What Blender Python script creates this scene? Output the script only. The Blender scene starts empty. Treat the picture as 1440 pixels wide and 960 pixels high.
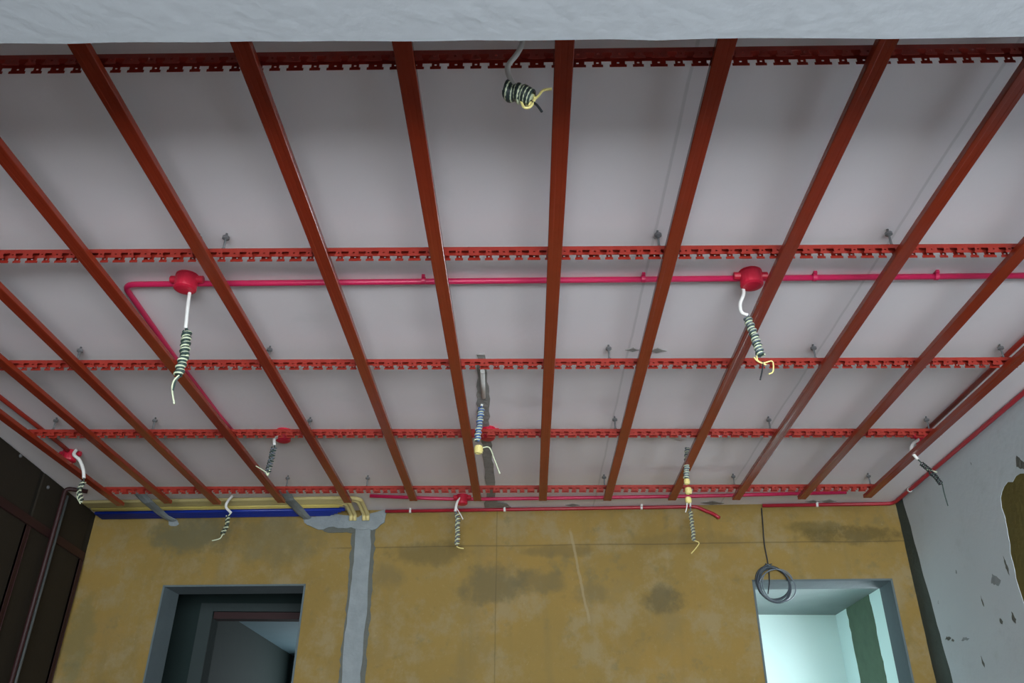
import bpy, bmesh, math, random
from mathutils import Vector, Matrix
random.seed(7)
scene = bpy.context.scene
COL = scene.collection

# ------------------------------------------------------------------ camera
CZ = 1.05                                    # camera height above the floor
F_PX, PITCH, ROLL, YAW = 1160.78, math.radians(119.262), math.radians(0.554), math.radians(1.146)
ROT = Matrix.Rotation(YAW, 3, 'Z') @ Matrix.Rotation(PITCH, 3, 'X') @ Matrix.Rotation(ROLL, 3, 'Z')
cam_d = bpy.data.cameras.new('camera')
cam_d.sensor_fit = 'HORIZONTAL'; cam_d.sensor_width = 36.0
cam_d.lens = F_PX / 1440 * 36.0
cam_d.clip_start = 0.02
cam = bpy.data.objects.new('camera', cam_d); COL.objects.link(cam)
cam.matrix_world = Matrix.Translation((0, 0, CZ)) @ ROT.to_4x4()
scene.camera = cam

# ------------------------------------------------------------------ world (overcast sky), exposure
world = bpy.data.worlds.new('overcast_sky'); scene.world = world
world.use_nodes = True
bg = world.node_tree.nodes['Background']
bg.inputs['Color'].default_value = (0.86, 0.95, 1.0, 1)
bg.inputs['Strength'].default_value = 6.0
scene.view_settings.view_transform = 'Standard'
scene.view_settings.look = 'None'
scene.view_settings.gamma = 1.0
scene.view_settings.use_curve_mapping = False
scene.view_settings.exposure = 2.1

def portal(loc, rot, sx, sy):
    """light portal: guides sky sampling through a real window opening, emits nothing itself"""
    d = bpy.data.lights.new('window_portal', 'AREA'); d.shape = 'RECTANGLE'; d.size = sx; d.size_y = sy
    d.cycles.is_portal = True
    o = bpy.data.objects.new('window_portal', d); COL.objects.link(o)
    o.location = loc; o.rotation_euler = rot
    return o
portal((0.65, -2.57, 1.2), (math.radians(90), 0, 0), 3.3, 2.4)        # window behind the camera (+y)
portal((3.36, 6.90, 1.55), (0, math.radians(90), 0), 1.2, 1.4)          # side room window
portal((-1.9, 12.1, 1.9), (math.radians(-90), 0, 0), 1.0, 1.2)         # far room window

# ------------------------------------------------------------------ pixel helpers (pixel gives a direction; a plane gives the distance)
def ray(x, y):
    return ROT @ Vector((x - 720, 480 - y, -F_PX))
def on_z(x, y, h):
    d = ray(x, y); t = h / d.z
    return Vector((d.x * t, d.y * t, h + CZ))
def on_y(x, y, Y):
    d = ray(x, y); t = Y / d.y
    return Vector((d.x * t, Y, d.z * t + CZ))
def wall_y(x):
    return 5.485 - 0.06 * x
def on_wall(x, y, off=0.0):
    d = ray(x, y); t = (5.485 - off) / (d.y + 0.06 * d.x)
    return d * t + Vector((0, 0, CZ))
def left_x(y):
    return -2.95 - 0.075 * (y - 4.23)
def right_x(y):
    return 2.425 + 0.015 * (y - 3.67)
SLAB = CZ + 1.77

# ------------------------------------------------------------------ materials
MATS = {}
def mat(name, col, rough=0.6, var=0.12, scale=8.0, bump=0.0, bscale=60.0, spec=0.5, coat=0.0):
    if name in MATS: return MATS[name]
    m = bpy.data.materials.new(name); m.use_nodes = True
    nt = m.node_tree; b = nt.nodes['Principled BSDF']
    b.inputs['Roughness'].default_value = rough
    b.inputs['Specular IOR Level'].default_value = spec
    b.inputs['Coat Weight'].default_value = coat
    geo = nt.nodes.new('ShaderNodeNewGeometry')
    n = nt.nodes.new('ShaderNodeTexNoise'); n.inputs['Scale'].default_value = scale; n.inputs['Detail'].default_value = 5
    nt.links.new(geo.outputs['Position'], n.inputs['Vector'])
    mix = nt.nodes.new('ShaderNodeMix'); mix.data_type = 'RGBA'
    mix.inputs[6].default_value = (*[c * (1 - var) for c in col], 1)
    mix.inputs[7].default_value = (*[min(1, c * (1 + var)) for c in col], 1)
    nt.links.new(n.outputs['Fac'], mix.inputs[0])
    nt.links.new(mix.outputs[2], b.inputs['Base Color'])
    if bump:
        n2 = nt.nodes.new('ShaderNodeTexNoise'); n2.inputs['Scale'].default_value = bscale; n2.inputs['Detail'].default_value = 4
        nt.links.new(geo.outputs['Position'], n2.inputs['Vector'])
        bp = nt.nodes.new('ShaderNodeBump'); bp.inputs['Strength'].default_value = bump; bp.inputs['Distance'].default_value = 0.01
        nt.links.new(n2.outputs['Fac'], bp.inputs['Height']); nt.links.new(bp.outputs['Normal'], b.inputs['Normal'])
    MATS[name] = m
    return m

class NT:
    """small node-graph helper on top of a mat() material"""
    def __init__(s, m):
        s.nt = m.node_tree; s.b = s.nt.nodes['Principled BSDF']
        s.geo = s.nt.nodes.new('ShaderNodeNewGeometry'); s.pos = s.geo.outputs['Position']
        s.col = s.b.inputs['Base Color'].links[0].from_socket
        s.sep = s.nt.nodes.new('ShaderNodeSeparateXYZ'); s.nt.links.new(s.pos, s.sep.inputs[0])
    def math(s, op, a, b=None, c=None):
        n = s.nt.nodes.new('ShaderNodeMath'); n.operation = op
        for i, v in enumerate((a, b, c)):
            if v is None: continue
            if isinstance(v, (int, float)): n.inputs[i].default_value = v
            else: s.nt.links.new(v, n.inputs[i])
        return n.outputs[0]
    def noise(s, scale, detail=4, rough=0.6):
        n = s.nt.nodes.new('ShaderNodeTexNoise'); n.inputs['Scale'].default_value = scale
        n.inputs['Detail'].default_value = detail; n.inputs['Roughness'].default_value = rough
        s.nt.links.new(s.pos, n.inputs['Vector']); return n.outputs['Fac']
    def smooth(s, v, lo, hi):
        n = s.nt.nodes.new('ShaderNodeMapRange'); n.interpolation_type = 'SMOOTHSTEP'
        s.nt.links.new(v, n.inputs[0]); n.inputs[1].default_value = lo; n.inputs[2].default_value = hi
        return n.outputs[0]
    def blob(s, p, rx, rz):
        """soft spot round a point of the wall, noisy edge (1 in the middle, 0 outside)"""
        dx = s.math('MULTIPLY', s.math('SUBTRACT', s.sep.outputs[0], p[0]), 1 / rx)
        dz = s.math('MULTIPLY', s.math('SUBTRACT', s.sep.outputs[2], p[2]), 1 / rz)
        d = s.math('ADD', s.math('MULTIPLY', dx, dx), s.math('MULTIPLY', dz, dz))
        d = s.math('ADD', d, s.math('MULTIPLY', s.math('SUBTRACT', s.noise(9, 6, 0.7), 0.5), 2.6))
        return s.math('SUBTRACT', 1.0, s.smooth(d, 0.1, 1.1))
    def line(s, coord, at, w):
        d = s.math('ABSOLUTE', s.math('SUBTRACT', coord, at))
        return s.math('SUBTRACT', 1.0, s.smooth(d, w * 0.4, w))
    def over(s, fac, col, amount=1.0):
        m = s.nt.nodes.new('ShaderNodeMix'); m.data_type = 'RGBA'
        s.nt.links.new(s.math('MULTIPLY', fac, amount), m.inputs[0])
        s.nt.links.new(s.col, m.inputs[6]); m.inputs[7].default_value = (*col, 1)
        s.col = m.outputs[2]
        s.nt.links.new(s.col, s.b.inputs['Base Color'])

M_joist = mat('joist_red_paint', (0.26, 0.028, 0.010), 0.22, 0.10, 14, 0.05, 90, 0.5)
M_rail = mat('rail_red_paint', (0.30, 0.024, 0.014), 0.40, 0.14, 20, 0.05, 90, 0.5)
M_pink = mat('pink_pvc', (0.62, 0.018, 0.095), 0.35, 0.06, 20)
M_box = mat('crimson_box_pvc', (0.60, 0.014, 0.045), 0.4, 0.06, 20)
M_redp = mat('red_pvc', (0.40, 0.018, 0.034), 0.38, 0.08, 20)
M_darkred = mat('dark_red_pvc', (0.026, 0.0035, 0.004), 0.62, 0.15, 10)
M_white = mat('white_flex_pvc', (0.80, 0.78, 0.75), 0.45, 0.05, 40)
M_green = mat('green_wire', (0.030, 0.055, 0.048), 0.4, 0.1, 40)
M_black = mat('black_wire', (0.020, 0.022, 0.026), 0.4, 0.1, 40)
M_slate = mat('slate_wire', (0.12, 0.15, 0.18), 0.4, 0.1, 40)
M_yel = mat('yellow_wire', (0.78, 0.66, 0.25), 0.45, 0.06, 40)
M_palegreen = mat('pale_green_wire', (0.62, 0.66, 0.46), 0.45, 0.06, 40)
M_blue = mat('blue_wire', (0.03, 0.12, 0.42), 0.4, 0.08, 40)
M_bpipe = mat('blue_pvc', (0.008, 0.030, 0.30), 0.4, 0.10, 8)
M_ypipe = mat('yellow_pvc', (0.72, 0.58, 0.17), 0.45, 0.08, 8)
M_cream = mat('cream_pvc', (0.72, 0.60, 0.27), 0.45, 0.08, 8)
M_steel = mat('zinc_steel', (0.13, 0.13, 0.135), 0.45, 0.12, 60, spec=0.6)
M_mortar = mat('grey_mortar', (0.25, 0.275, 0.285), 0.95, 0.28, 11, 0.6, 50, 0.2)
M_mortar_d = mat('dark_mortar', (0.12, 0.125, 0.11), 0.95, 0.22, 16, 0.6, 50, 0.2)
M_trench = mat('trench_mortar', (0.31, 0.295, 0.28), 0.95, 0.30, 24, 0.8, 50, 0.2)
M_putty = mat('white_putty', (0.335, 0.345, 0.365), 0.9, 0.04, 4, 0.18, 30, 0.2)
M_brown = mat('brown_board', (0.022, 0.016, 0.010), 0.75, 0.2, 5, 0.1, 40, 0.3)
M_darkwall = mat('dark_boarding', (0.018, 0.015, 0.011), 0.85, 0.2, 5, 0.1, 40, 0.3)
M_concrete = mat('floor_screed', (0.10, 0.095, 0.09), 0.9, 0.15, 3, 0.3, 40, 0.2)
M_ceilshade = mat('grey_ceiling_shade', (0.22, 0.26, 0.26), 0.92, 0.10, 5, 0.2, 40, 0.2)  # side room ceiling only, its shade put into the colour
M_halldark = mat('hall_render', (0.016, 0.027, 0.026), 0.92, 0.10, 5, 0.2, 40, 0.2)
M_mint = mat('pale_mint_paint', (0.72, 0.88, 0.87), 0.8, 0.02, 3, 0.08, 30, 0.2)
M_reveal = mat('grey_reveal', (0.115, 0.145, 0.155), 0.92, 0.14, 7, 0.3, 40, 0.2)

# slab: off-white putty with formwork seams
M_slab = mat('slab_putty', (0.84, 0.775, 0.80), 0.92, 0.035, 2.2, 0.10, 26, 0.15)
g = NT(M_slab)
wob = g.math('MULTIPLY', g.math('SUBTRACT', g.noise(2.5), 0.5), 0.02)
for xs in (0.455, 1.30, -1.22):
    g.over(g.line(g.math('ADD', g.sep.outputs[0], wob), xs, 0.007), (0.40, 0.37, 0.37), 0.30)
g.over(g.smooth(g.noise(3.3, 6), 0.60, 0.75), (0.74, 0.70, 0.71), 0.35)

# ochre wall primer with stains, seams and scrapes
M_ochre = mat('ochre_wall_primer', (0.250, 0.167, 0.050), 0.9, 0.16, 1.9, 0.25, 34, 0.2)
g = NT(M_ochre)
g.over(g.smooth(g.noise(2.3, 6, 0.65), 0.52, 0.72), (0.218, 0.164, 0.077), 0.55)
g.over(g.smooth(g.noise(5.1, 6, 0.7), 0.60, 0.74), (0.168, 0.125, 0.055), 0.45)
g.over(g.smooth(g.noise(9.0, 6, 0.7), 0.62, 0.78), (0.300, 0.233, 0.120), 0.40)
for sc, lo, hi, c, a in [(1.2, 0.45, 0.65, (0.300, 0.185, 0.048), 0.50), (14, 0.55, 0.80, (0.115, 0.095, 0.050), 0.35), (3.7, 0.46, 0.66, (0.290, 0.230, 0.128), 0.60), (6.5, 0.56, 0.70, (0.150, 0.130, 0.070), 0.45), (38, 0.58, 0.80, (0.40, 0.33, 0.19), 0.40)]:
    g.over(g.smooth(g.noise(sc, 6, 0.7), lo, hi), c, a)
# runs and wipe marks: noise stretched downwards
mp = g.nt.nodes.new('ShaderNodeMapping'); mp.inputs['Scale'].default_value = (9, 9, 0.8); g.nt.links.new(g.pos, mp.inputs[0])
nz = g.nt.nodes.new('ShaderNodeTexNoise'); nz.inputs['Scale'].default_value = 1.0; nz.inputs['Detail'].default_value = 6; g.nt.links.new(mp.outputs[0], nz.inputs['Vector'])
g.over(g.smooth(nz.outputs['Fac'], 0.55, 0.75), (0.15, 0.125, 0.065), 0.22)
for (px, py, rx, rz, c, a) in [(270, 752, 0.32, 0.16, (0.125, 0.116, 0.066), 0.75), (390, 760, 0.35, 0.20, (0.163, 0.134, 0.066), 0.6),
        (600, 778, 0.30, 0.10, (0.125, 0.096, 0.041), 0.6), (690, 822, 0.26, 0.15, (0.137, 0.111, 0.055), 0.75), (760, 818, 0.20, 0.10, (0.137, 0.111, 0.055), 0.6),
        (935, 842, 0.16, 0.11, (0.113, 0.091, 0.044), 0.75), (830, 835, 0.14, 0.09, (0.150, 0.120, 0.061), 0.5), (1200, 752, 0.36, 0.07, (0.094, 0.071, 0.025), 0.7),
        (1150, 742, 0.22, 0.05, (0.107, 0.082, 0.027), 0.6), (540, 810, 0.16, 0.10, (0.156, 0.123, 0.061), 0.5), (110, 900, 0.12, 0.32, (0.156, 0.140, 0.066), 0.5),
        (790, 775, 0.3, 0.05, (0.137, 0.105, 0.048), 0.5), (960, 760, 0.5, 0.07, (0.156, 0.116, 0.047), 0.4)]:
    g.over(g.blob(on_wall(px, py), rx, rz), c, a)
wz = g.math('ADD', g.sep.outputs[2], g.math('MULTIPLY', g.math('SUBTRACT', g.noise(1.5), 0.5), 0.02))
seam = g.line(wz, on_wall(720, 767).z, 0.006)
keep = g.math('MULTIPLY', seam, g.smooth(g.sep.outputs[0], -1.4, -1.2))
g.over(keep, (0.088, 0.065, 0.027), 0.5)
wx = g.math('ADD', g.sep.outputs[0], g.math('MULTIPLY', g.math('SUBTRACT', g.noise(2.5), 0.5), 0.015))
g.over(g.line(wx, on_wall(697, 850).x, 0.005), (0.101, 0.076, 0.034), 0.45)
# pale scrape running down from the ceiling
sp = on_wall(803, 750); sq = on_wall(830, 880)
slope = (sq.x - sp.x) / (sq.z - sp.z)
sx_ = g.math('SUBTRACT', g.sep.outputs[0], g.math('MULTIPLY', g.math('SUBTRACT', g.sep.outputs[2], sp.z), slope))
sx_ = g.math('ADD', sx_, g.math('MULTIPLY', g.math('SUBTRACT', g.noise(9), 0.5), 0.03))
scr = g.math('MULTIPLY', g.line(sx_, sp.x, 0.012), g.smooth(g.sep.outputs[2], sq.z, sq.z + 0.06))
scr = g.math('MULTIPLY', scr, g.math('SUBTRACT', 1.0, g.smooth(g.sep.outputs[2], sp.z, sp.z + 0.04)))
g.over(scr, (0.324, 0.256, 0.143), 0.7)

# bare olive render behind the putty of the right wall; putty with scuffs
M_olive = mat('bare_olive_render', (0.13, 0.105, 0.030), 0.95, 0.25, 6, 0.5, 40, 0.2)
M_bare = mat('bare_green_render', (0.070, 0.088, 0.078), 0.95, 0.25, 8, 0.5, 40, 0.2)
M_rputty = mat('bluish_putty', (0.52, 0.57, 0.60), 0.9, 0.05, 3, 0.2, 30, 0.2)
g = NT(M_rputty)
g.over(g.smooth(g.noise(11, 3, 0.5), 0.745, 0.77), (0.09, 0.11, 0.11), 0.7)
g.over(g.smooth(g.noise(3.1, 6, 0.7), 0.55, 0.72), (0.42, 0.47, 0.48), 0.5)

# ------------------------------------------------------------------ mesh helpers
class MB:
    def __init__(s): s.v = []; s.f = []; s.smooth_from = None; s.sm = []
    def quad_grid(s): pass
    def add(s, vs, fs, smooth=False):
        o = len(s.v); s.v += [Vector(v) for v in vs]
        for f in fs: s.f.append([i + o for i in f]); s.sm.append(smooth)
        return s
    def box(s, a, b):
        (x0, y0, z0), (x1, y1, z1) = a, b
        return s.add([(x0, y0, z0), (x1, y0, z0), (x1, y1, z0), (x0, y1, z0), (x0, y0, z1), (x1, y0, z1), (x1, y1, z1), (x0, y1, z1)],
                     [(0, 3, 2, 1), (4, 5, 6, 7), (0, 1, 5, 4), (1, 2, 6, 5), (2, 3, 7, 6), (3, 0, 4, 7)])
    def hexa(s, lo, hi):
        """lo / hi: four corners each, same winding"""
        return s.add(list(lo) + list(hi), [(0, 3, 2, 1), (4, 5, 6, 7), (0, 1, 5, 4), (1, 2, 6, 5), (2, 3, 7, 6), (3, 0, 4, 7)])
    def prism(s, pts, off):
        """closed outline pts (3D) pushed along off"""
        n = len(pts); off = Vector(off)
        vs = [Vector(p) for p in pts] + [Vector(p) + off for p in pts]
        fs = [tuple(range(n))[::-1], tuple(range(n, 2 * n))] + [(i, (i + 1) % n, n + (i + 1) % n, n + i) for i in range(n)]
        return s.add(vs, fs)
    def tube(s, path, r, seg=10, cap=True):
        path = [Vector(p) for p in path]; n = len(path)
        rr = r if isinstance(r, (list, tuple)) else [r] * n
        tan = []
        for i in range(n):
            t = path[min(i + 1, n - 1)] - path[max(i - 1, 0)]
            tan.append(t.normalized() if t.length > 1e-9 else Vector((0, 0, 1)))
        up = Vector((0, 0, 1)) if abs(tan[0].z) < 0.9 else Vector((1, 0, 0))
        nrm = (up - tan[0] * up.dot(tan[0])).normalized()
        vs = []
        for i in range(n):
            nrm = nrm - tan[i] * nrm.dot(tan[i])
            nrm = nrm.normalized() if nrm.length > 1e-6 else tan[i].orthogonal().normalized()
            bi = tan[i].cross(nrm)
            for k in range(seg):
                a = 2 * math.pi * k / seg
                vs.append(path[i] + (nrm * math.cos(a) + bi * math.sin(a)) * rr[i])
        fs = [(i * seg + k, i * seg + (k + 1) % seg, (i + 1) * seg + (k + 1) % seg, (i + 1) * seg + k) for i in range(n - 1) for k in range(seg)]
        s.add(vs, fs, True)
        if cap:
            o = len(s.v) - n * seg
            s.f.append(list(range(o, o + seg))[::-1]); s.sm.append(False)
            s.f.append(list(range(o + (n - 1) * seg, o + n * seg))); s.sm.append(False)
        return s
    def lathe(s, prof, c, axis=(0, 0, 1), seg=24, cap=True):
        """prof: (radius, height) pairs along axis from c"""
        ax = Vector(axis).normalized(); u = ax.orthogonal().normalized(); w = ax.cross(u); c = Vector(c)
        vs = []
        for r, h in prof:
            for k in range(seg):
                a = 2 * math.pi * k / seg
                vs.append(c + ax * h + (u * math.cos(a) + w * math.sin(a)) * r)
        m = len(prof)
        fs = [(i * seg + k, i * seg + (k + 1) % seg, (i + 1) * seg + (k + 1) % seg, (i + 1) * seg + k) for i in range(m - 1) for k in range(seg)]
        s.add(vs, fs, False)
        if cap:
            o = len(s.v) - m * seg
            s.f.append(list(range(o, o + seg))[::-1]); s.sm.append(False)
            s.f.append(list(range(o + (m - 1) * seg, o + m * seg))); s.sm.append(False)
        return s
    def build(s, name, material, parent=None):
        lo = Vector([min(v[i] for v in s.v) for i in range(3)]); hi = Vector([max(v[i] for v in s.v) for i in range(3)])
        org = Vector(((lo.x + hi.x) / 2, (lo.y + hi.y) / 2, lo.z))
        me = bpy.data.meshes.new(name)
        me.from_pydata([tuple(v - org) for v in s.v], [], s.f)
        for p, sm in zip(me.polygons, s.sm): p.use_smooth = sm
        bm = bmesh.new(); bm.from_mesh(me); bmesh.ops.recalc_face_normals(bm, faces=bm.faces); bm.to_mesh(me); bm.free()
        me.materials.append(material)
        o = bpy.data.objects.new(name, me); COL.objects.link(o)
        o.location = org
        if parent is not None:
            o.parent = parent; o.location = org - ORG[parent.name]
        ORG[o.name] = org
        return o
ORG = {}
def empty(name, loc):
    o = bpy.data.objects.new(name, None); COL.objects.link(o); o.location = loc
    o.empty_display_size = 0.1
    ORG[o.name] = Vector(loc)
    return o
def tag(o, label, cat, group=None):
    o['label'] = label; o['category'] = cat
    if group: o['group'] = group
    return o
def struct(o, label=None, cat=None):
    o['kind'] = 'structure'
    if label: o['label'] = label
    if cat: o['category'] = cat
    return o
def fillet(pts, r=0.06, n=6):
    """polyline with rounded corners"""
    pts = [Vector(p) for p in pts]; out = [pts[0]]
    for i in range(1, len(pts) - 1):
        a, b, c = pts[i - 1], pts[i], pts[i + 1]
        rr = min(r, (a - b).length * 0.45, (c - b).length * 0.45)
        p0 = b + (a - b).normalized() * rr; p1 = b + (c - b).normalized() * rr
        for k in range(n + 1):
            t = k / n
            out.append(p0 * (1 - t) ** 2 + b * 2 * t * (1 - t) + p1 * t * t)
    out.append(pts[-1]); return out
def spline(pts, n=6):
    """Catmull-Rom through pts"""
    pts = [Vector(p) for p in pts]
    P = [pts[0] * 2 - pts[1]] + pts + [pts[-1] * 2 - pts[-2]]
    out = []
    for i in range(1, len(P) - 2):
        a, b, c, d = P[i - 1:i + 3]
        for k in range(n):
            t = k / n
            out.append(0.5 * ((2 * b) + (c - a) * t + (2 * a - 5 * b + 4 * c - d) * t * t + (3 * b - 3 * c + d - a) * t ** 3))
    out.append(pts[-1]); return out
def jag(a, b, step=0.03, amp=0.008):
    """points from a to b (2D) with a ragged wobble, b left out"""
    n = max(2, int(math.dist(a, b) / step)); out = []
    L = math.dist(a, b); nx, ny = -(b[1] - a[1]) / L, (b[0] - a[0]) / L
    for i in range(n):
        t = i / n; w = random.uniform(-amp, amp) if i else 0
        out.append((a[0] + (b[0] - a[0]) * t + nx * w, a[1] + (b[1] - a[1]) * t + ny * w))
    return out
def ragged(poly, step=0.03, amp=0.008):
    out = []
    for i in range(len(poly)): out += jag(poly[i], poly[(i + 1) % len(poly)], step, amp)
    return out

# ------------------------------------------------------------------ the setting
FL = 0.0
struct(MB().box((-3.9, -2.8, -0.15), (3.9, 12.4, 0.0)).build('floor', M_concrete), 'bare grey screed floor of the unfinished rooms', 'floor')
ceiling = struct(MB().box((-3.9, -2.8, SLAB), (3.9, 12.4, SLAB + 0.15)).build('ceiling', M_slab), 'off-white plastered concrete slab above the red joist grid', 'ceiling')

# back wall: slanted box pieces round two door openings, in one mesh
T = 0.22
def bw(u, v, z): return Vector((u + 0.06 * v, 5.485 - 0.06 * u + v, z))
def wallpiece(mb, u0, u1, z0, z1):
    mb.hexa([bw(u0, 0, z0), bw(u1, 0, z0), bw(u1, T, z0), bw(u0, T, z0)], [bw(u0, 0, z1), bw(u1, 0, z1), bw(u1, T, z1), bw(u0, T, z1)])
HEAD = CZ + 1.27
L0, L1, R0, R1 = -2.452, -1.471, 1.448, 2.322
mb = MB()
for u0, u1, z0, z1 in [(-3.55, L0, 0, SLAB), (L0, L1, HEAD, SLAB), (L1, R0, 0, SLAB), (R0, R1, HEAD, SLAB), (R1, 3.6, 0, SLAB)]:
    wallpiece(mb, u0, u1, z0, z1)
wall_back = struct(mb.build('wall_back', M_ochre), 'ochre primed back wall with stains and two door openings', 'wall')
# grey rendered linings of the two openings
def lining(u0, u1, name, label):
    t = 0.012; mb = MB(); v0, v1 = -0.004, T + 0.004
    for a, b, z0, z1 in [(u0, u0 + t, 0, HEAD), (u1 - t, u1, 0, HEAD), (u0, u1, HEAD - t, HEAD)]:
        mb.hexa([bw(a, v0, z0), bw(b, v0, z0), bw(b, v1, z0), bw(a, v1, z0)], [bw(a, v0, z1), bw(b, v0, z1), bw(b, v1, z1), bw(a, v1, z1)])
    return struct(mb.build(name, M_reveal), label, 'door lining')
lining(L0, L1, 'door_1', 'grey rendered lining of the dark doorway')
lining(R0, R1, 'door_2', 'grey rendered lining of the bright doorway')

# left wall: dark boarding with brown panels between red studs
def lw(off, y, z): return Vector((left_x(y) + off, y, z))
def lbox(mb, o0, o1, y0, y1, z0, z1):
    mb.hexa([lw(o0, y0, z0), lw(o1, y0, z0), lw(o1, y1, z0), lw(o0, y1, z0)], [lw(o0, y0, z1), lw(o1, y0, z1), lw(o1, y1, z1), lw(o0, y1, z1)])
    return mb
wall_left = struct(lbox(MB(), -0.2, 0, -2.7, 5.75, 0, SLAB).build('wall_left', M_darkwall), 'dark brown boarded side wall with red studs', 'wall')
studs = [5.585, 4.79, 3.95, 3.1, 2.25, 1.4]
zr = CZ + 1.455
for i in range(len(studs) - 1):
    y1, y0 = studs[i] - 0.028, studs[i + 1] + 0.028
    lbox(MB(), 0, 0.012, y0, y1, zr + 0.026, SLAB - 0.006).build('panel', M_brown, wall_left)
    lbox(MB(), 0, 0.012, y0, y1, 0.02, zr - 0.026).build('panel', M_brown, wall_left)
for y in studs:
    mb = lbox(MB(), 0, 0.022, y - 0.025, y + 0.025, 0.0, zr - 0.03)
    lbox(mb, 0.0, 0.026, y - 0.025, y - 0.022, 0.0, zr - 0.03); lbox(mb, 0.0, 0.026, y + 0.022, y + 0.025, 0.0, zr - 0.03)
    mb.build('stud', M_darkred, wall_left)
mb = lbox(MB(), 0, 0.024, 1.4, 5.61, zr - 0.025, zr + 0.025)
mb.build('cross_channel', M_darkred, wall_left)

# right wall: bare render with a proud putty skim
def rw(off, y, z): return Vector((right_x(y) - off, y, z))
mb = MB(); mb.hexa([rw(-0.2, -2.7, 0), rw(0, -2.7, 0), rw(0, 5.5, 0), rw(-0.2, 5.5, 0)], [rw(-0.2, -2.7, SLAB), rw(0, -2.7, SLAB), rw(0, 5.5, SLAB), rw(-0.2, 5.5, SLAB)])
wall_right = struct(mb.build('wall_right', M_olive), 'side wall skimmed with bluish white putty, bare render showing', 'wall')
def skim(poly, name, m, th=0.004, base=0.0, parent=None, step=0.03, amp=0.008):
    pts = ragged(poly, step, amp)
    return MB().prism([rw(base, y, z) for y, z in pts], (-th, 0, 0)).build(name, m, parent)
zs = SLAB - 0.001
skim([(5.10, 0.0), (5.15, CZ + 0.65), (5.19, CZ + 1.2), (5.235, zs), (-2.58, zs), (-2.58, 0.0), (3.2, 0.0), (3.2, CZ + 1.45), (4.06, CZ + 1.43), (4.12, CZ + 1.39), (4.15, CZ + 1.2), (4.19, CZ + 1.0), (4.20, 0.0)], 'putty_skim', M_rputty, 0.0025, 0, wall_right, 0.04, 0.010)
skim([(5.33, 0.0), (5.34, zs), (5.22, zs), (5.17, CZ + 1.2), (5.12, CZ + 0.65), (5.08, 0.0)], 'bare_strip', M_bare, 0.003, 0, wall_right, 0.05, 0.006)
for (px, py, wy, wz_) in [(1399, 815, 0.05, 0.035), (1425, 868, 0.018, 0.03), (1407, 873, 0.014, 0.016), (1415, 795, 0.012, 0.05), (1330, 897, 0.04, 0.012), (1355, 898, 0.05, 0.012), (1337, 900, 0.02, 0.01), (1436, 650, 0.04, 0.04), (1380, 845, 0.006, 0.03), (1380, 930, 0.012, 0.03)]:
    d = ray(px, py); t = 2.43 / d.x; y, z = d.y * t, d.z * t + CZ
    skim([(y - wy, z - wz_ * 0.4), (y - wy * 0.3, z - wz_), (y + wy, z - wz_ * 0.2), (y + wy * 0.3, z + wz_)], 'scuff', M_mortar_d if wy < 0.045 else M_mortar, 0.001, 0.0025, wall_right, 0.012, 0.004)

# beam in front of the grid
BY = 1.170
beam_pts = ragged([(-3.0, BY), (2.6, BY + 0.004)], 0.05, 0.0012)
mb = MB(); n = 60
xs = [-3.0 + 5.6 * i / n for i in range(n + 1)]
far = [BY + random.uniform(-0.0022, 0.0022) for _ in xs]
zb = [CZ + 1.36 + random.uniform(-0.0008, 0.0008) for _ in xs]
vs = []
for x, y, z in zip(xs, far, zb): vs += [(x, 0.85, CZ + 1.36), (x, y, z), (x, BY, SLAB), (x, 0.85, SLAB)]
fs = []
for i in range(n):
    for k in range(4): fs.append((i * 4 + k, i * 4 + (k + 1) % 4, i * 4 + 4 + (k + 1) % 4, i * 4 + 4 + k))
fs += [(0, 3, 2, 1), (n * 4, n * 4 + 1, n * 4 + 2, n * 4 + 3)]
struct(mb.add(vs, fs).build('beam', M_putty), 'white plastered concrete beam crossing in front of the grid', 'beam')

# wall behind the camera with the wide balcony opening
FY = -2.6
mb = MB()
for a, b in [((-3.1, FY - 0.2, 0), (-1.0, FY, SLAB)), ((2.3, FY - 0.2, 0), (2.7, FY, SLAB)), ((-1.0, FY - 0.2, 2.4), (2.3, FY, SLAB))]: mb.box(a, b)
struct(mb.build('wall_front', M_putty), 'white wall with the wide balcony opening behind the viewer', 'wall')
mb = MB()
for x in (-1.0, 0.08, 1.16, 2.25): mb.box((x, FY - 0.12, 0.0), (x + 0.05, FY - 0.07, 2.4))
mb.box((-0.95, FY - 0.12, 2.35), (2.25, FY - 0.07, 2.4))
struct(mb.build('window_1', M_steel), 'grey metal frame of the balcony opening', 'window')

# room seen through the bright doorway
SX = 3.24
def wbox(name, pieces, m, label):
    mb = MB()
    for a, b in pieces: mb.box(a, b)
    return struct(mb.build(name, m), label, 'wall')
wbox('wall_side_room_back', [((0.4, 9.0, 0), (SX + 0.2, 9.2, SLAB))], M_mint, 'pale bright end wall beyond the bright doorway')
wsr = wbox('wall_side_room_right', [((SX, 5.3, 0), (SX + 0.2, 6.2, SLAB)), ((SX, 7.6, 0), (SX + 0.2, 9.0, SLAB)), ((SX, 6.2, 0), (SX + 0.2, 7.6, 0.95)), ((SX, 6.2, 2.15), (SX + 0.2, 7.6, SLAB))], M_mint, 'pale side wall with a bare strip beyond the bright doorway')
struct(MB().box((0.42, 5.75, SLAB - 0.012), (SX, 9.0, SLAB)).build('ceiling_side_room_shade', M_ceilshade), 'thin grey layer painting shade on the ceiling beyond the bright doorway', 'ceiling')  # layer added under the slab, the ceiling's dimness is in its grey
wbox('wall_side_room_left', [((0.4, 5.62, 0), (0.55, 9.0, SLAB))], M_mint, 'pale inner partition of the bright side room')
def srx(px, py):
    d = ray(px, py); t = SX / d.x
    return (d.y * t, d.z * t + CZ)
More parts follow.
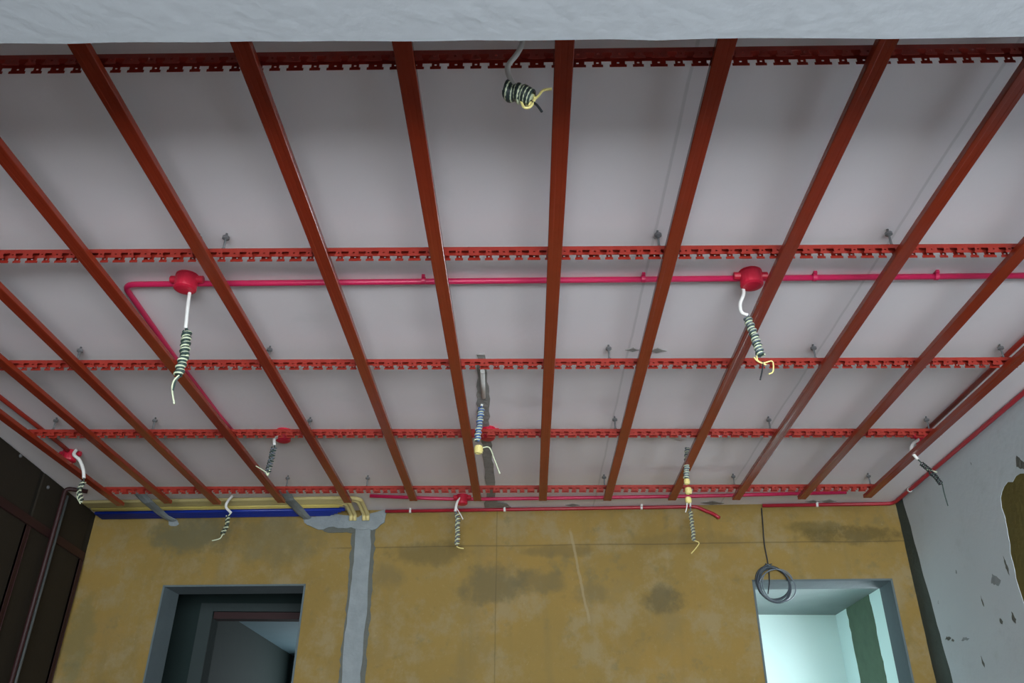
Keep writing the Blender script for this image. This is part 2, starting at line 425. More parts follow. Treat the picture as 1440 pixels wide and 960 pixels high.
pa, pb, pc, pd = srx(1191, 858), srx(1222, 836), srx(1251, 960), srx(1214, 960)
pl = ragged([(pa[0], SLAB - 0.002), (pb[0], SLAB - 0.002), (pc[0], 0.3), (pd[0], 0.3)], 0.06, 0.012)
MB().prism([(SX, y, z) for y, z in pl], (-0.004, 0, 0)).build('bare_strip', mat('mossy_render', (0.105, 0.150, 0.105), 0.95, 0.2, 8, 0.5, 40, 0.2), wsr)

# hall and far room seen through the dark doorway
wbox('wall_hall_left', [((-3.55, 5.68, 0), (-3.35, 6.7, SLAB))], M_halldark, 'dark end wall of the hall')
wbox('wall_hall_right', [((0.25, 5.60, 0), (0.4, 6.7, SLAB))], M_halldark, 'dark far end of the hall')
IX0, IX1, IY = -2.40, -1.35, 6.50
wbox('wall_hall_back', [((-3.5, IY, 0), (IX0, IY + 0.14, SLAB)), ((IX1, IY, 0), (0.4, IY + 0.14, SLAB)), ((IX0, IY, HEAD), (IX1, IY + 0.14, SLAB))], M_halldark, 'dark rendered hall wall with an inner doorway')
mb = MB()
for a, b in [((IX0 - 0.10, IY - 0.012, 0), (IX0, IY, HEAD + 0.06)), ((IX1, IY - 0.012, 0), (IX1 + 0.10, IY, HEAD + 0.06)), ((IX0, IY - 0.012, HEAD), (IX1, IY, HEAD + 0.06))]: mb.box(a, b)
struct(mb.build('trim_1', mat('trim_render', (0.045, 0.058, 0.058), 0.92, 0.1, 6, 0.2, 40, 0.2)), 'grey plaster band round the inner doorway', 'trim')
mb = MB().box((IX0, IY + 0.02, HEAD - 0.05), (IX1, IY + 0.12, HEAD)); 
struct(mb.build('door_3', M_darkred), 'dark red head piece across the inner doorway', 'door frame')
struct(MB().box((-3.22, 6.64, SLAB - 0.012), (-0.6, 12.0, SLAB)).build('ceiling_far_room_shade', mat('blue_grey_ceiling_shade', (0.08, 0.15, 0.18), 0.9, 0.1, 4)), 'thin bluish grey layer painting shade on the far room ceiling', 'ceiling')  # dark layer added below the slab, shade mixed into its colour
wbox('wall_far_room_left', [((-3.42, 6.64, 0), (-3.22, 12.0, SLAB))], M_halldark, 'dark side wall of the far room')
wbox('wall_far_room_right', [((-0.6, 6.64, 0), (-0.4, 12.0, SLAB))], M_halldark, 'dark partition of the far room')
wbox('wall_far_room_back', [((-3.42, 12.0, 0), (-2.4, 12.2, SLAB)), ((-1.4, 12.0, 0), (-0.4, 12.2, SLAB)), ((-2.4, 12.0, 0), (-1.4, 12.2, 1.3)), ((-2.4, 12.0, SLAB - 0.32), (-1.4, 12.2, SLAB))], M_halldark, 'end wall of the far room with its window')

# chase cut in the ceiling slab, filled with dark mortar
cl = [on_z(px, py, 1.77) for px, py in [(677, 497), (678, 530), (680, 560), (680, 590), (684, 615), (686, 640), (689, 670), (691, 704)]]
wd = [0.018, 0.022, 0.032, 0.030, 0.026, 0.026, 0.028, 0.028]
lp, rp = [], []
for i in range(len(cl) - 1):
    for k in range(5):
        t = k / 5; c = cl[i].lerp(cl[i + 1], t); w = wd[i] * (1 - t) + wd[i + 1] * t
        lp.append((c.x - w + random.uniform(-0.006, 0.006), c.y)); rp.append((c.x + w + random.uniform(-0.006, 0.006), c.y))
c = cl[-1]; lp += [(c.x - 0.04, c.y), (c.x - 0.05, c.y + 0.05), (c.x - 0.05, wall_y(c.x) - 0.03)]; rp += [(c.x + 0.04, c.y), (c.x + 0.10, c.y + 0.04), (c.x + 0.13, wall_y(c.x) - 0.03)]
MB().prism([(x, y, SLAB) for x, y in lp + rp[::-1]], (0, 0, -0.006)).build('mortar_chase', M_trench, ceiling)
for (px, py, w) in [(890, 491, 0.035), (924, 492, 0.045), (660, 350, 0.03), (1135, 712, 0.05), (805, 711, 0.05), (1160, 708, 0.06), (1000, 709, 0.08)]:
    c = on_z(px, py, 1.77)
    if c.y > wall_y(c.x) - 0.05: c.y = wall_y(c.x) - 0.05
    pl = ragged([(c.x - w, c.y), (c.x, c.y - w * 0.5), (c.x + w, c.y + w * 0.1), (c.x, c.y + w * 0.5)], 0.02, 0.006)
    MB().prism([(x, y, SLAB) for x, y in pl], (0, 0, -0.004)).build('mortar_spot', M_trench, ceiling)

# filled chase running down the back wall with its ragged cross smear
def wpoly(px_pts, name, m, th, base=0.0, step=0.03, amp=0.008):
    uv = []
    for px, py in px_pts:
        P = on_wall(px, py); uv.append((P.x, min(P.z, SLAB - 0.004)))
    pts = ragged(uv, step, amp)
    return MB().prism([bw(u, -base, z) for u, z in pts], (-0.06 * th, -th, 0)).build(name, m, wall_back)
d0 = ray(470, 1000)
low_l, low_r = on_wall(481, 960).x, on_wall(511, 960).x
wpoly([(497, 733), (528, 733), (526, 790), (522, 850), (517, 905), (512, 975), (474, 975), (481, 905), (487, 850), (492, 790)], 'chase_edge', M_mortar_d, 0.003)
wpoly([(500, 730), (523, 730), (520, 790), (517, 850), (511, 905), (505, 975), (481, 975), (484, 905), (491, 850), (498, 790)], 'mortar_chase', M_mortar, 0.007, 0, 0.05, 0.005)
wpoly([(430, 728), (470, 722), (497, 728), (545, 716), (541, 735), (524, 746), (500, 744), (470, 741), (448, 745), (432, 738)], 'mortar_smear', M_mortar, 0.010, 0.004, 0.03, 0.008)
wpoly([(446, 742), (497, 740), (500, 749), (462, 749)], 'mortar_smear', M_mortar_d, 0.006, 0.0, 0.03, 0.006)

# ------------------------------------------------------------------ ceiling joists (run away from the viewer)
JB = CZ + 1.64                                # underside
def joist_profile():
    w, h, t = 0.0245, 0.020, 0.0014
    out = [(-w, h), (-w, 0.002), (-w + 0.002, 0), (-0.010, 0), (-0.008, 0.0005), (-0.001, 0.0005), (0.001, 0.0005), (0.008, 0.0005), (0.010, 0), (w - 0.002, 0), (w, 0.002), (w, h), (w - 0.007, h), (w - 0.007, h - t),
           (w - t, h - t), (w - t, 0.004), (-w + t, 0.004), (-w + t, h - t), (-w + 0.007, h - t), (-w + 0.007, h)]
    return out
JOISTS = [(-2.575, 169, 711), (-2.268, 236, 708), (-1.956, 305, 709.5), (-1.534, 395.6, 707), (-1.120, 489, 707), (-0.712, 581.4, 704.4), (-0.309, 671.5, 704.4),
          (0.094, 763.3, 704), (0.494, 853.9, 704), (0.889, 945, 703.5), (1.284, 1035.3, 703), (1.674, 1127.7, 702), (2.062, 1220, 700)]
JL = ['red steel ceiling joist nearest the dark left wall', 'red ceiling joist second from the dark left wall', 'red ceiling joist third from the left wall, left of the one hiding a pink conduit',
      'red ceiling joist with a pink conduit running hidden along it', 'red ceiling joist just right of the left crimson box', 'red ceiling joist between the left crimson box and the ceiling chase',
      'red ceiling joist just left of the grey ceiling chase', 'red ceiling joist near the middle, right of the grey ceiling chase', 'red ceiling joist left of the right crimson box',
      'red ceiling joist with grey sheen just right of the right crimson box', 'red ceiling joist fourth from the right, reaching above the hanging cable ring', 'red ceiling joist second from the right wall', 'red steel ceiling joist nearest the right wall']
JL[10] = 'red ceiling joist with pale sheen, third from the right wall'
prof = joist_profile()
for (x, ex, ey), lab in zip(JOISTS, JL):
    e = on_z(ex, ey, 1.64)
    y0, y1 = BY + 0.01, e.y
    bend = random.uniform(-0.002, 0.002)
    n = len(prof); mb = MB(); vs = []; ys = [y0 + (y1 - y0) * k / 8 for k in range(9)]
    for k, y in enumerate(ys):
        sx = x + (e.x - x) * k / 8 + bend * math.sin(k / 8 * math.pi * 2)
        for (a, b) in prof: vs.append((sx + a, y, JB + b))
    fs = [(k * n + i, k * n + (i + 1) % n, (k + 1) * n + (i + 1) % n, (k + 1) * n + i) for k in range(8) for i in range(n)]
    fs += [tuple(range(n))[::-1], tuple(range(8 * n, 9 * n))]
    tag(mb.add(vs, fs).build('ceiling_joist', M_joist), lab, 'joist', 'red ceiling joists')

# ------------------------------------------------------------------ toothed carrier rails (run across)
RB, RH, RW = JB + 0.0202, 0.036, 0.030
def rail(yc, x0, x1, label, slope=-0.007):
    mb = MB(); per = 0.105; t = 0.0013
    X = lambda u: x0 + u
    def P(u, v, z): return (x0 + u, yc + slope * (x0 + u) + v, z)
    # web on top
    L = x1 - x0
    def slab(u0, u1, v0, v1, z0, z1):
        mb.hexa([P(u0, v0, z0), P(u1, v0, z0), P(u1, v1, z0), P(u0, v1, z0)], [P(u0, v0, z1), P(u1, v0, z1), P(u1, v1, z1), P(u0, v1, z1)])
    slab(0, L, -RW / 2, RW / 2, RB + RH - t, RB + RH)
    # toothed flanges: one ragged outline per period, holes as gaps between upper and lower strips
    for side in (-1, 1):
        v0 = side * RW / 2 - (t if side > 0 else 0); v1 = v0 + t
        slab(0, L, v0, v1, RB + 0.0205, RB + RH - t)
        u = 0.0
        while u < L:
            for a, b in ((0.0, 0.044), (0.060, 0.088)):
                w0, w1 = u + a, min(u + b, L)
                if w1 - w0 < 0.01: continue
                c = (w0 + w1) / 2
                # tooth: neck (two cheeks round a small hole) and a wider hooked foot
                slab(w0 + 0.004, c - 0.0032, v0, v1, RB + 0.0085, RB + 0.0205)
                slab(c + 0.0032, w1 - 0.004, v0, v1, RB + 0.0085, RB + 0.0205)
                slab(c - 0.0032, c + 0.0032, v0, v1, RB + 0.0085, RB + 0.0115)
                slab(c - 0.0032, c + 0.0032, v0, v1, RB + 0.0170, RB + 0.0205)
                slab(w0, w1, v0, v1, RB + 0.0, RB + 0.0085)
            u += per
    return tag(mb.build('carrier_rail', M_rail), label, 'rail', 'toothed carrier rails')
rail(1.502, -2.62, 2.10, 'dark toothed red cross rail closest to the white beam')
rail(2.365, -2.62, 2.12, 'toothed red cross rail just in front of the pink conduit with two boxes')
rail(3.195, -2.62, 2.12, 'toothed red cross rail crossing the start of the ceiling chase')
rail(3.968, -2.62, 2.12, 'toothed red cross rail second from the ochre wall')
rail(4.835, -2.62, 2.12, 'toothed red cross rail closest to the ochre wall', -0.02)

# ------------------------------------------------------------------ threaded hangers between slab and rails
def hanger(px, py, yc, label):
    d = ray(px, py); x = d.x / d.y * yc
    root = empty('hanger_bolt', (x, yc, RB + RH)); tag(root, label, 'hanger bolt', 'threaded hanger bolts')
    MB().tube([(x, yc, RB + RH - 0.002), (x, yc, SLAB)], 0.0042, 8).build('threaded_rod', M_steel, root)
    MB().lathe([(0.0042, 0), (0.013, 0.006), (0.013, 0.014), (0.0042, 0.0142)], (x, yc, SLAB - 0.0285), seg=12).build('anchor_sleeve', M_steel, root)
    MB().lathe([(0.008, 0), (0.008, 0.007)], (x, yc, RB + RH), seg=6).build('nut', M_steel, root)
for px, py, yc, lab in [(318, 333, 2.37, 'zinc hanger bolt above the second rail, nearest the left crimson box'), (925, 328, 2.36, 'zinc hanger bolt above the second rail, left of the right crimson box'),
        (1250, 330, 2.355, 'zinc hanger bolt above the second rail, towards the right wall'), (280, 330, 2.37, 'zinc hanger bolt at the left joist edge by the left crimson box'), (112, 495, 3.21, 'zinc hanger bolt on the third rail, furthest left'), (378, 498, 3.20, 'zinc hanger bolt peeking over the third rail below the left crimson box'),
        (856, 492, 3.19, 'zinc hanger bolt on the third rail, right of the ceiling chase'), (1145, 494, 3.186, 'zinc hanger bolt on the third rail, right of the shiny joist'), (1408, 492, 3.185, 'zinc hanger bolt at the right end of the third rail'),
        (75, 603, 3.985, 'zinc hanger bolt on the fourth rail, furthest left'), (215, 603, 3.98, 'zinc hanger bolt on the fourth rail, second from left'), (435, 598, 3.975, 'zinc hanger bolt on the fourth rail by the small box'), (865, 598, 3.96, 'zinc hanger bolt on the fourth rail right of the chase'), (1082, 595, 3.96, 'zinc hanger bolt on the fourth rail left of the bright doorway'),
        (1305, 597, 3.955, 'zinc hanger bolt on the fourth rail nearest the right wall'), (403, 683, 4.86, 'zinc hanger bolt on the last rail above the blue conduits'), (516, 683, 4.855, 'zinc hanger bolt on the last rail above the mortar chase'), (850, 680, 4.83, 'zinc hanger bolt on the last rail, middle of the room'),
        (1032, 676, 4.81, 'zinc hanger bolt on the last rail by the yellow wrapped wires'), (1222, 672, 4.795, 'zinc hanger bolt on the last rail nearest the right wall')]:
    hanger(px, py, yc, lab)

# ------------------------------------------------------------------ conduits on the slab
PR = 0.0115
PZ = SLAB - PR - 0.004
def conduit(name, label, pts, m, r=PR, clips=(), group='pink electrical conduits', clip_mat=None, rad=0.06):
    root = empty(name, Vector(pts[0])); tag(root, label, 'conduit', group)
    MB().tube(fillet(pts, rad), r, 12).build('pipe', m, root)
    for c, ax in clips:
        c = Vector(c)
        mb = MB().lathe([(r + 0.0005, -0.007), (r + 0.0035, -0.007), (r + 0.0035, 0.007), (r + 0.0005, 0.007)], c, ax, 14, False)
        mb.box((c.x - 0.006, c.y - 0.022, c.z + r * 0.3), (c.x + 0.006, c.y - r * 0.8, SLAB - 0.0005))
        mb.build('pipe_clip', clip_mat or m, root)
    return root
def pz(px, py): 
    v = on_z(px, py, PZ - CZ); return v
y1 = lambda x: 2.646 - 0.0125 * x
clips1 = []
for px in (595, 905, 1145, 1315):
    x = on_z(px, 390, PZ - CZ).x; clips1.append(((x, y1(x), PZ), (1, 0, 0)))
xr = right_x(2.6) - 0.036
conduit('pink_conduit', 'pink conduit crossing the slab between the two crimson boxes, turning at its left end', [(xr, y1(xr), PZ), (-1.572, y1(-1.572) + 0.01, PZ), pz(244, 500), pz(309, 585), pz(332, 612)], M_pink, clips=clips1, rad=0.05)
conduit('pink_conduit', 'crimson conduit hidden above the fourth rail, joining the small boxes', [(-2.60, 4.16, PZ - 0.0005), (2.08, 4.15, PZ - 0.0005)], M_redp)
conduit('pink_conduit', 'pink conduit running along the left end joist to the left box', [(-2.63, 1.30, PZ), (-2.635, 4.32, PZ), (-2.64, 4.41, PZ)], M_rail)
conduit('pink_conduit', 'dark pink conduit running along the right end joist', [(2.13, 2.64, PZ), (2.13, 4.13, PZ)], M_rail)
p3 = [pz(520, 697), pz(640, 702), pz(800, 700), pz(1000, 697), pz(1190, 692)]
conduit('pink_conduit', 'crimson conduit sagging just behind the last rail', p3, M_pink, rad=0.2)
# along the ochre wall
def wp(u, off=0.016, z=PZ): return bw(u, -off, z)
wc = [((wp(on_wall(px, 716).x)), (1, -0.06, 0)) for px in (578, 710, 902)]
e0 = on_wall(992, 718, 0.02); e1 = on_wall(1003, 722, 0.03); e2 = on_wall(1012, 728, 0.04)
conduit('wall_conduit', 'red conduit along the top of the ochre wall with a loose drooping end', [wp(on_wall(543, 718).x), wp(on_wall(700, 718).x), wp(on_wall(980, 718).x), e0, e1, e2], M_redp, clips=wc, clip_mat=M_white, rad=0.03, group='red conduits along the walls')
wc = [((wp(on_wall(1148, 712).x)), (1, -0.06, 0)), ((right_x(5.05) - 0.022, 5.05, PZ), (0, 1, 0))]
ucor = right_x(5.32) - 0.022
conduit('wall_conduit', 'red conduit turning the corner and running along the right wall', [wp(on_wall(1072, 714).x), wp(ucor), (right_x(4.0) - 0.022, 4.0, PZ), (right_x(1.3) - 0.022, 1.3, PZ)], M_redp, clips=wc, clip_mat=M_white, rad=0.05, group='red conduits along the walls')
# left wall: conduit going down with a grey tube for its lit edge, elbow at the slab
yl = 5.07
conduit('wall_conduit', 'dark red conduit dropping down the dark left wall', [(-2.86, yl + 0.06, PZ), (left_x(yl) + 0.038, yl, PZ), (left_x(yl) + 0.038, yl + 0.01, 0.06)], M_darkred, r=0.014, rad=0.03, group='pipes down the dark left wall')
conduit('conduit_lit_edge', 'thin grey tube painting the lit edge of the dark red conduit on the left wall', [(left_x(yl) + 0.036, yl + 0.045, SLAB - 0.05), (left_x(yl) + 0.036, yl + 0.055, 0.06)], mat('dull_grey_lit_edge', (0.075, 0.082, 0.080), 0.6), r=0.010, group='pipes down the dark left wall')  # grey tube added for the window's reflection along the red upright
MBk = MB().lathe([(0.006, 0), (0.012, 0.004), (0.012, 0.016), (0.006, 0.018)], on_z(75, 684, 1.745) , (0.4, -0.6, -0.4), 10)

# blue and yellow conduit bundles flat on the slab
def bundle(ys, z, r, m, name, labels, x1, tail, group):
    for i, (y, lab) in enumerate(zip(ys, labels)):
        xs0 = left_x(5.45) + 0.05
        yy = lambda x: y - 0.06 * (x + 2.0)
        xe = x1 + (0.040 if i < 2 else -0.050) - 0.0265 * (i % 2) if tail else x1 - 0.03 * i
        pts = [(xs0, yy(xs0), z), (xe, yy(xe), z)]
        if tail: pts += tail(i, yy(xe), xe)
        o = MB().tube(fillet(pts, 0.05), r, 12).build(name, m)
        tag(o, lab, 'conduit', group)
rp_ = 0.0125
bundle([5.478 + 0.0255 * i for i in range(5)], SLAB - 0.032, rp_, M_bpipe, 'blue_conduit', ['blue conduit in the flat bundle over the dark doorway, %s' % s for s in ('first on the room side', 'second from the room side', 'middle of the five', 'second from the ochre wall', 'hard against the ochre wall')], -1.235, None, 'blue conduits in the ceiling bundle')
def ytail(i, y, x):
    # bends down into the chase of the back wall
    yw = wall_y(x + 0.1)
    return [(x + 0.055, y + 0.02, SLAB - 0.022), (x + 0.06, yw - 0.035, SLAB - 0.040), (x + 0.06, yw - 0.022, SLAB - 0.080)]
bundle([5.285 + 0.0262 * i for i in range(4)], SLAB - 0.018, 0.013, M_cream, 'cream_conduit', ['cream yellow conduit on the slab beside the blue bundle, %s' % s for s in ('furthest from the wall', 'second from the room side', 'third from the room side', 'next to the yellow pair')], -1.19, ytail, 'cream conduits in the ceiling bundle')
bundle([5.412, 5.439], SLAB - 0.020, 0.0125, M_ypipe, 'yellow_conduit', ['yellow conduit of the pair between cream and blue, room side', 'yellow conduit touching the blue bundle'], -1.235, None, 'yellow conduits in the ceiling bundle')

# mortar straps holding the bundle
def strap(px, label, w=0.035):
    c = on_z(px, 707, 1.73); x = c.x; wy = wall_y(x)
    prof = [(wy - 0.45, SLAB - 0.002), (wy - 0.36, SLAB - 0.036), (wy - 0.20, SLAB - 0.040), (wy - 0.10, SLAB - 0.052), (wy - 0.012, SLAB - 0.056), (wy - 0.006, SLAB - 0.085)]
    mb = MB(); vs = []; n = len(prof)
    for k, (y, z) in enumerate(prof):
        ww = w * random.uniform(0.75, 1.2) ; sh = 0.015 * k + random.uniform(-0.008, 0.008)
        for a, dz in ((-ww, 0), (-ww * 0.5, -0.008), (ww * 0.4, -0.008), (ww, 0), (ww, 0.006), (-ww, 0.006)):
            vs.append((x + sh + a, y, z + dz if z + dz < SLAB else SLAB - 0.0005))
    fs = [(k * 6 + i, k * 6 + (i + 1) % 6, k * 6 + 6 + (i + 1) % 6, k * 6 + 6 + i) for k in range(n - 1) for i in range(6)]
    fs += [tuple(range(6))[::-1], tuple(range(6 * n - 6, 6 * n))]
    tag(mb.add(vs, fs).build('mortar_strap', M_mortar), label, 'mortar', 'mortar straps over the conduit bundle')
strap(203, 'grey mortar strap over the bundle, left of the dark doorway')
strap(405, 'grey mortar strap over the bundle, above the right edge of the dark doorway')

# ------------------------------------------------------------------ junction boxes
def jbox(px, py, label, r=0.042, h=0.058, m=M_box, z=None):
    c = on_z(px, py, (SLAB - h / 2) - CZ)
    root = empty('junction_box', (c.x, c.y, SLAB - h)); tag(root, label, 'junction box', 'crimson junction boxes')
    MB().lathe([(r * 0.96, 0), (r, 0.012), (r, h - 0.006), (r * 1.06, h - 0.006), (r * 1.06, h)], (c.x, c.y, SLAB - h), seg=20).build('body', m, root)
    MB().lathe([(r * 0.45, -0.008), (r * 0.80, -0.006), (r * 1.0, -0.001), (r * 1.03, 0.004), (r * 0.6, 0.004)], (c.x, c.y, SLAB - h), seg=20).build('cover', m, root)
    for s in (-1, 1):
        MB().lathe([(0.015, 0), (0.015, 0.024), (0.013, 0.026)], (c.x + s * (r - 0.004), c.y, PZ), (s, 0, 0), 12).build('pipe_socket', m, root)
    return c
b_l = jbox(262, 397, 'round crimson junction box on the left of the pink conduit')
b_r = jbox(1056, 392, 'round crimson junction box on the right of the pink conduit')
b_a = jbox(399, 612, 'small crimson box above the fourth rail, left of the room', 0.040)
b_c = jbox(686, 609, 'crimson box beside the grey ceiling chase', 0.038)
b_d = jbox(650, 702, 'crimson box behind the last rail, near the ochre wall', 0.036)
b_e = jbox(1298, 616, 'crimson box over the joist nearest the right wall', 0.040)
b_f = jbox(98, 641, 'crimson box over the joist nearest the dark left wall', 0.040)

# ------------------------------------------------------------------ hanging cable ends
def helix(a, b, r, turns, phase, nper=14):
    a, b = Vector(a), Vector(b); ax = (b - a).normalized(); u = ax.orthogonal().normalized(); w = ax.cross(u)
    n = max(8, int(turns * nper)); out = []
    for i in range(n + 1):
        t = i / n; th = 2 * math.pi * turns * t + phase
        rr = r * (0.9 + 0.2 * math.sin(t * 17 + phase))
        out.append(a.lerp(b, t) + (u * math.cos(th) + w * math.sin(th)) * rr)
    return out
def drop(label, Y, sleeve, coil, rad, turns, cols, tails=(), wr=0.0028, sr=0.006, top=True, knots=(), core=True):
    P = lambda q: on_y(q[0], q[1], Y + (q[2] if len(q) > 2 else 0))
    base = P(sleeve[0]) if sleeve else P(coil[0])
    root = empty('hanging_cable', base); tag(root, label, 'cable', 'cable ends hanging from the ceiling')
    if sleeve:
        pts = [P(q) for q in sleeve]
        if top and pts[0].z < SLAB - 0.02: pts = [Vector((pts[0].x, pts[0].y + 0.01, min(SLAB - 0.012, pts[0].z + 0.05)))] + pts
        MB().tube(spline(pts), sr, 10).build('conduit_sleeve', M_white, root)
        # feeding wires from the sleeve to the coil
        j = [P(sleeve[-1]), P(coil[0])]
        if (j[0] - j[1]).length > 0.004: MB().tube(j, wr * 1.2, 6).build('feed_wire', cols[0], root)
    cp = [P(q) for q in coil]
    L = [(cp[i + 1] - cp[i]).length for i in range(len(cp) - 1)]; tot = sum(L)
    for ci, m in enumerate(cols):
        path = []
        for i in range(len(cp) - 1):
            path += helix(cp[i], cp[i + 1], rad, turns * L[i] / tot, 2 * math.pi * ci / len(cols) + i)
        MB().tube(path, wr, 6).build('wire_coil', m, root)
    if core: MB().tube(spline(cp, 5), rad * 0.55, 8).build('wire_core', cols[-1], root)
    for pts, m in tails:
        MB().tube(spline([P(q) for q in pts]), wr, 6).build('wire_tail', m, root)
    for q, r, m in knots:
        c = P(q); path = []
        for k in range(60):
            th = k * 0.85; t = k / 59
            path.append(c + Vector((math.cos(th) * r, math.sin(th) * r, (0.5 - t) * r * 2.4)) * (0.75 + 0.25 * math.sin(t * math.pi)))
        MB().tube(path, wr * 1.3, 6).build('wrapped_end', m, root)
    return root
drop('fat coil of black and yellow wire hanging by the white beam', 1.455, [(734, 62), (727, 76), (714, 94), (718, 112), (727, 126)], [(711, 127), (733, 133), (748, 139)], 0.0215, 7, [M_green, M_black, M_green, M_palegreen],
     [([(742, 148), (756, 136), (764, 127), (776, 125)], M_yel), ([(746, 142), (753, 146), (757, 150), (762, 157)], M_black), ([(738, 128), (746, 130), (752, 138), (746, 150), (737, 151), (733, 142)], M_yel)], wr=0.0034, sr=0.0068)
drop('long green and white wire coil hanging from the left crimson box', 2.66, [(267, 410), (264, 432), (261, 462)], [(263, 466), (259, 500), (251, 527)], 0.015, 13, [M_green, M_palegreen, M_green],
     [([(252, 527), (244, 536), (242, 548), (245, 568)], M_palegreen), ([(253, 529), (247, 536), (243, 549)], M_green), ([(261, 456), (265, 470), (265, 486)], M_green)], wr=0.0033, sr=0.0068)
drop('grey wire coil with yellow ends hanging from the right crimson box', 2.64, [(1046, 412), (1041, 427), (1043, 439), (1052, 443)], [(1051, 447), (1060, 470), (1070, 500)], 0.0135, 13, [M_slate, M_palegreen, M_green],
     [([(1064, 500), (1066, 507), (1074, 510), (1086, 508), (1087, 522), (1081, 526)], M_yel), ([(1060, 502), (1066, 508), (1078, 513)], M_yel), ([(1073, 508), (1072, 520), (1069, 534)], M_black)], wr=0.0028, sr=0.0066)
# white pipe lying in the chase
wpA, wpB = on_z(678.5, 521, 1.755), on_z(680, 558, 1.755)
tag(MB().tube([(wpA.x, wpA.y, SLAB - 0.016), (wpB.x, wpB.y, SLAB - 0.016)], 0.0105, 12).build('white_pipe', M_white), 'short white pipe lying in the grey ceiling chase', 'pipe')
drop('blue wire coil with a yellow wrapped end below the ceiling chase', 3.80, [(679, 563), (677, 571)], [(677, 574), (674, 598), (671, 620)], 0.014, 12, [M_blue, M_palegreen, M_slate],
     [([(676, 630), (688, 629), (695, 645), (703, 666)], M_palegreen)], wr=0.0032, sr=0.007, knots=[((673, 632), 0.020, M_yel)])
drop('small green curl of wire hanging from the small box on the left', 4.12, [(394, 606), (393, 613), (386, 617), (386, 626)], [(386, 629), (382, 645), (377, 664)], 0.015, 5, [M_green, M_slate],
     [([(378, 667), (370, 661), (360, 655)], M_palegreen), ([(380, 655), (377, 668), (374, 664)], M_palegreen)], wr=0.0032, sr=0.0085, core=False)
drop('white sleeve and short dark coil above the left end of the blue conduits', 4.40, [(104, 639), (112, 647), (117, 660), (118, 672)], [(118, 677), (111, 690), (115, 704)], 0.013, 5, [M_green, M_palegreen],
     [([(112, 694), (108, 698), (113, 708)], M_palegreen)], wr=0.003, sr=0.0095, core=False)
drop('pale twisted wire in front of the blue conduits', 5.20, [(327, 697), (320, 705), (318, 713), (325, 721)], [(321, 725), (320, 738), (313, 751)], 0.013, 5, [M_palegreen, M_green],
     [([(313, 751), (309, 757), (298, 760)], M_palegreen)], wr=0.0036, sr=0.0085, core=False)
drop('pale striped wire coil in front of the ochre wall centre', 5.20, [(648, 699), (643, 706), (641, 714), (640, 719)], [(643, 722), (644, 745), (642, 766)], 0.015, 7, [M_slate, M_palegreen],
     [([(642, 768), (646, 770), (652, 771)], M_yel), ([(642, 714), (648, 724), (651, 730)], M_white)], wr=0.0036, sr=0.0085, core=False)
drop('grey coil with a long yellow wrapped end under the shiny joist', 4.33, None, [(967, 630), (966, 650), (965, 672)], 0.0135, 13, [M_slate, M_palegreen, M_slate],
     [([(966, 705), (966, 712), (964, 720)], M_white)], wr=0.003, knots=[((966, 677), 0.014, M_yel), ((968, 690), 0.017, M_yel), ((968, 703), 0.015, M_yel)])
drop('thin grey spiral with a yellow tip in front of the ochre wall, right', 5.18, [(970, 703), (971, 712)], [(971, 719), (974, 742), (976, 760)], 0.012, 9, [M_slate, M_palegreen],
     [([(977, 760), (983, 763), (979, 770), (972, 778)], M_yel)], wr=0.003, sr=0.006, core=False)
drop('dark curled wire under a white sleeve beside the right wall', 4.16, [(1293, 617), (1284, 624), (1282, 634), (1291, 646)], [(1296, 651), (1309, 664), (1324, 680)], 0.012, 7, [M_green, M_black],
     [([(1325, 680), (1328, 694), (1333, 711)], M_green), ([(1302, 660), (1310, 661), (1318, 664)], M_palegreen)], wr=0.003, sr=0.0085, core=False)

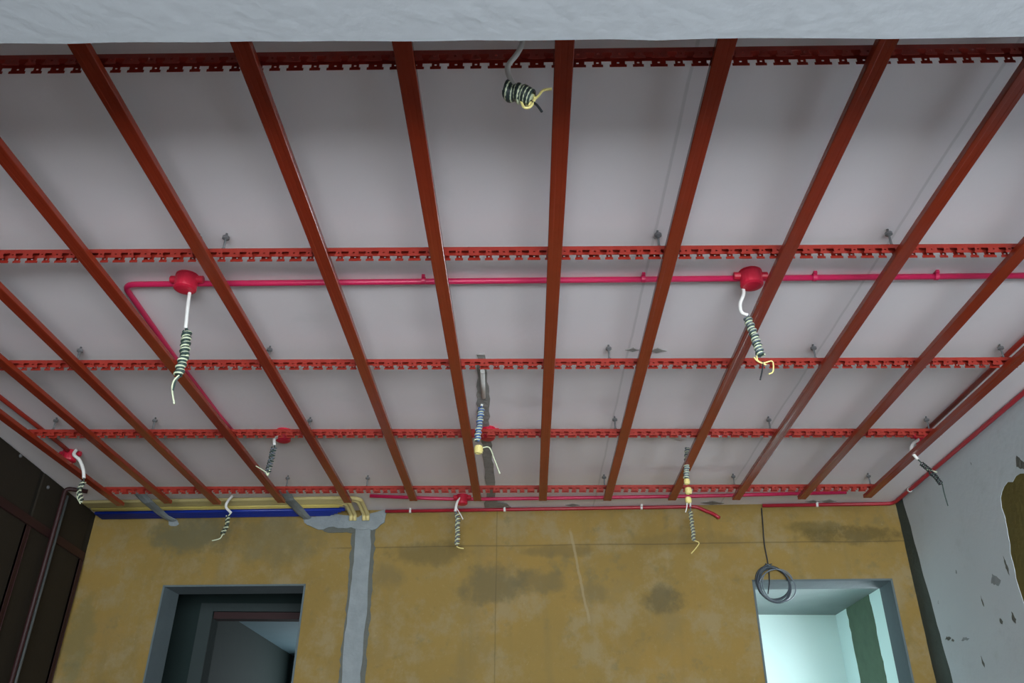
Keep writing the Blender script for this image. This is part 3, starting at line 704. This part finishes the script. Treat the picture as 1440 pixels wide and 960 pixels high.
# ------------------------------------------------------------------ coil of black cable hung on the ochre wall
c = on_wall(1088, 821, 0.03)
root = empty('cable_ring', c - Vector((0, 0, 0.1))); tag(root, 'ring of dark cable hanging over the bright doorway on a thin lead', 'cable')
mb = MB(); path = []
for k in range(170):
    th = k / 169 * 2 * math.pi * 5.4 + 1.6
    tt = k / 169
    rx = 0.098 + 0.010 * math.sin(tt * 23); rz = 0.108 + 0.010 * math.cos(tt * 19)
    u = c.x + rx * math.cos(th) + 0.010 * math.sin(tt * 13); z = c.z + rz * math.sin(th) + 0.006 * math.cos(tt * 31)
    path.append((u, wall_y(u) - 0.016 - 0.026 * (0.5 + 0.5 * math.sin(tt * 29)), z))
mb.tube(path, 0.0058, 7).build('cable_loop', mat('dark_slate_cable', (0.045, 0.060, 0.075), 0.45), root)
path = []
for k in range(60):
    th = k / 59 * 2 * math.pi * 1.8 + 0.4
    u = c.x + 0.02 + 0.105 * math.cos(th) + 0.01 * math.sin(k * 0.3); z = c.z - 0.012 + 0.102 * math.sin(th)
    path.append((u, wall_y(u) - 0.046 - 0.004 * math.sin(k * 0.4), z))
MB().tube(path, 0.0035, 6).build('cable_loop', M_slate, root)
path = [on_wall(px, py, 0.014) for px, py in [(1071, 714), (1073, 740), (1075, 765), (1080, 792), (1082, 815), (1080, 835)]]
MB().tube(spline(path), 0.0042, 7).build('cable_lead', M_black, root)
tp = path[3]
MB().tube([(tp.x - 0.02, tp.y - 0.01, tp.z - 0.004), (tp.x, tp.y - 0.03, tp.z - 0.02), (tp.x + 0.02, tp.y - 0.012, tp.z - 0.006)], 0.004, 6).build('binding_wire', M_slate, root)

# small white clips on the dark left wall
for px, py, lab in [(75, 685, 'small pale pipe clip where the dark red conduit meets the slab'), (30, 640, 'small pale clip high on the dark left wall')]:
    d = ray(px, py); t = (left_x(4.9) + 0.05) / d.x
    cc = Vector((d.x * t, d.y * t, min(d.z * t + CZ, SLAB - 0.02)))
    cc.x = left_x(cc.y) + 0.012
    o = MB().lathe([(0.006, -0.012), (0.011, -0.008), (0.011, 0.008), (0.006, 0.012)], cc, (1, 0, 0), 12).build('wall_clip', M_steel)
    tag(o, lab, 'clip', 'pale wall clips')
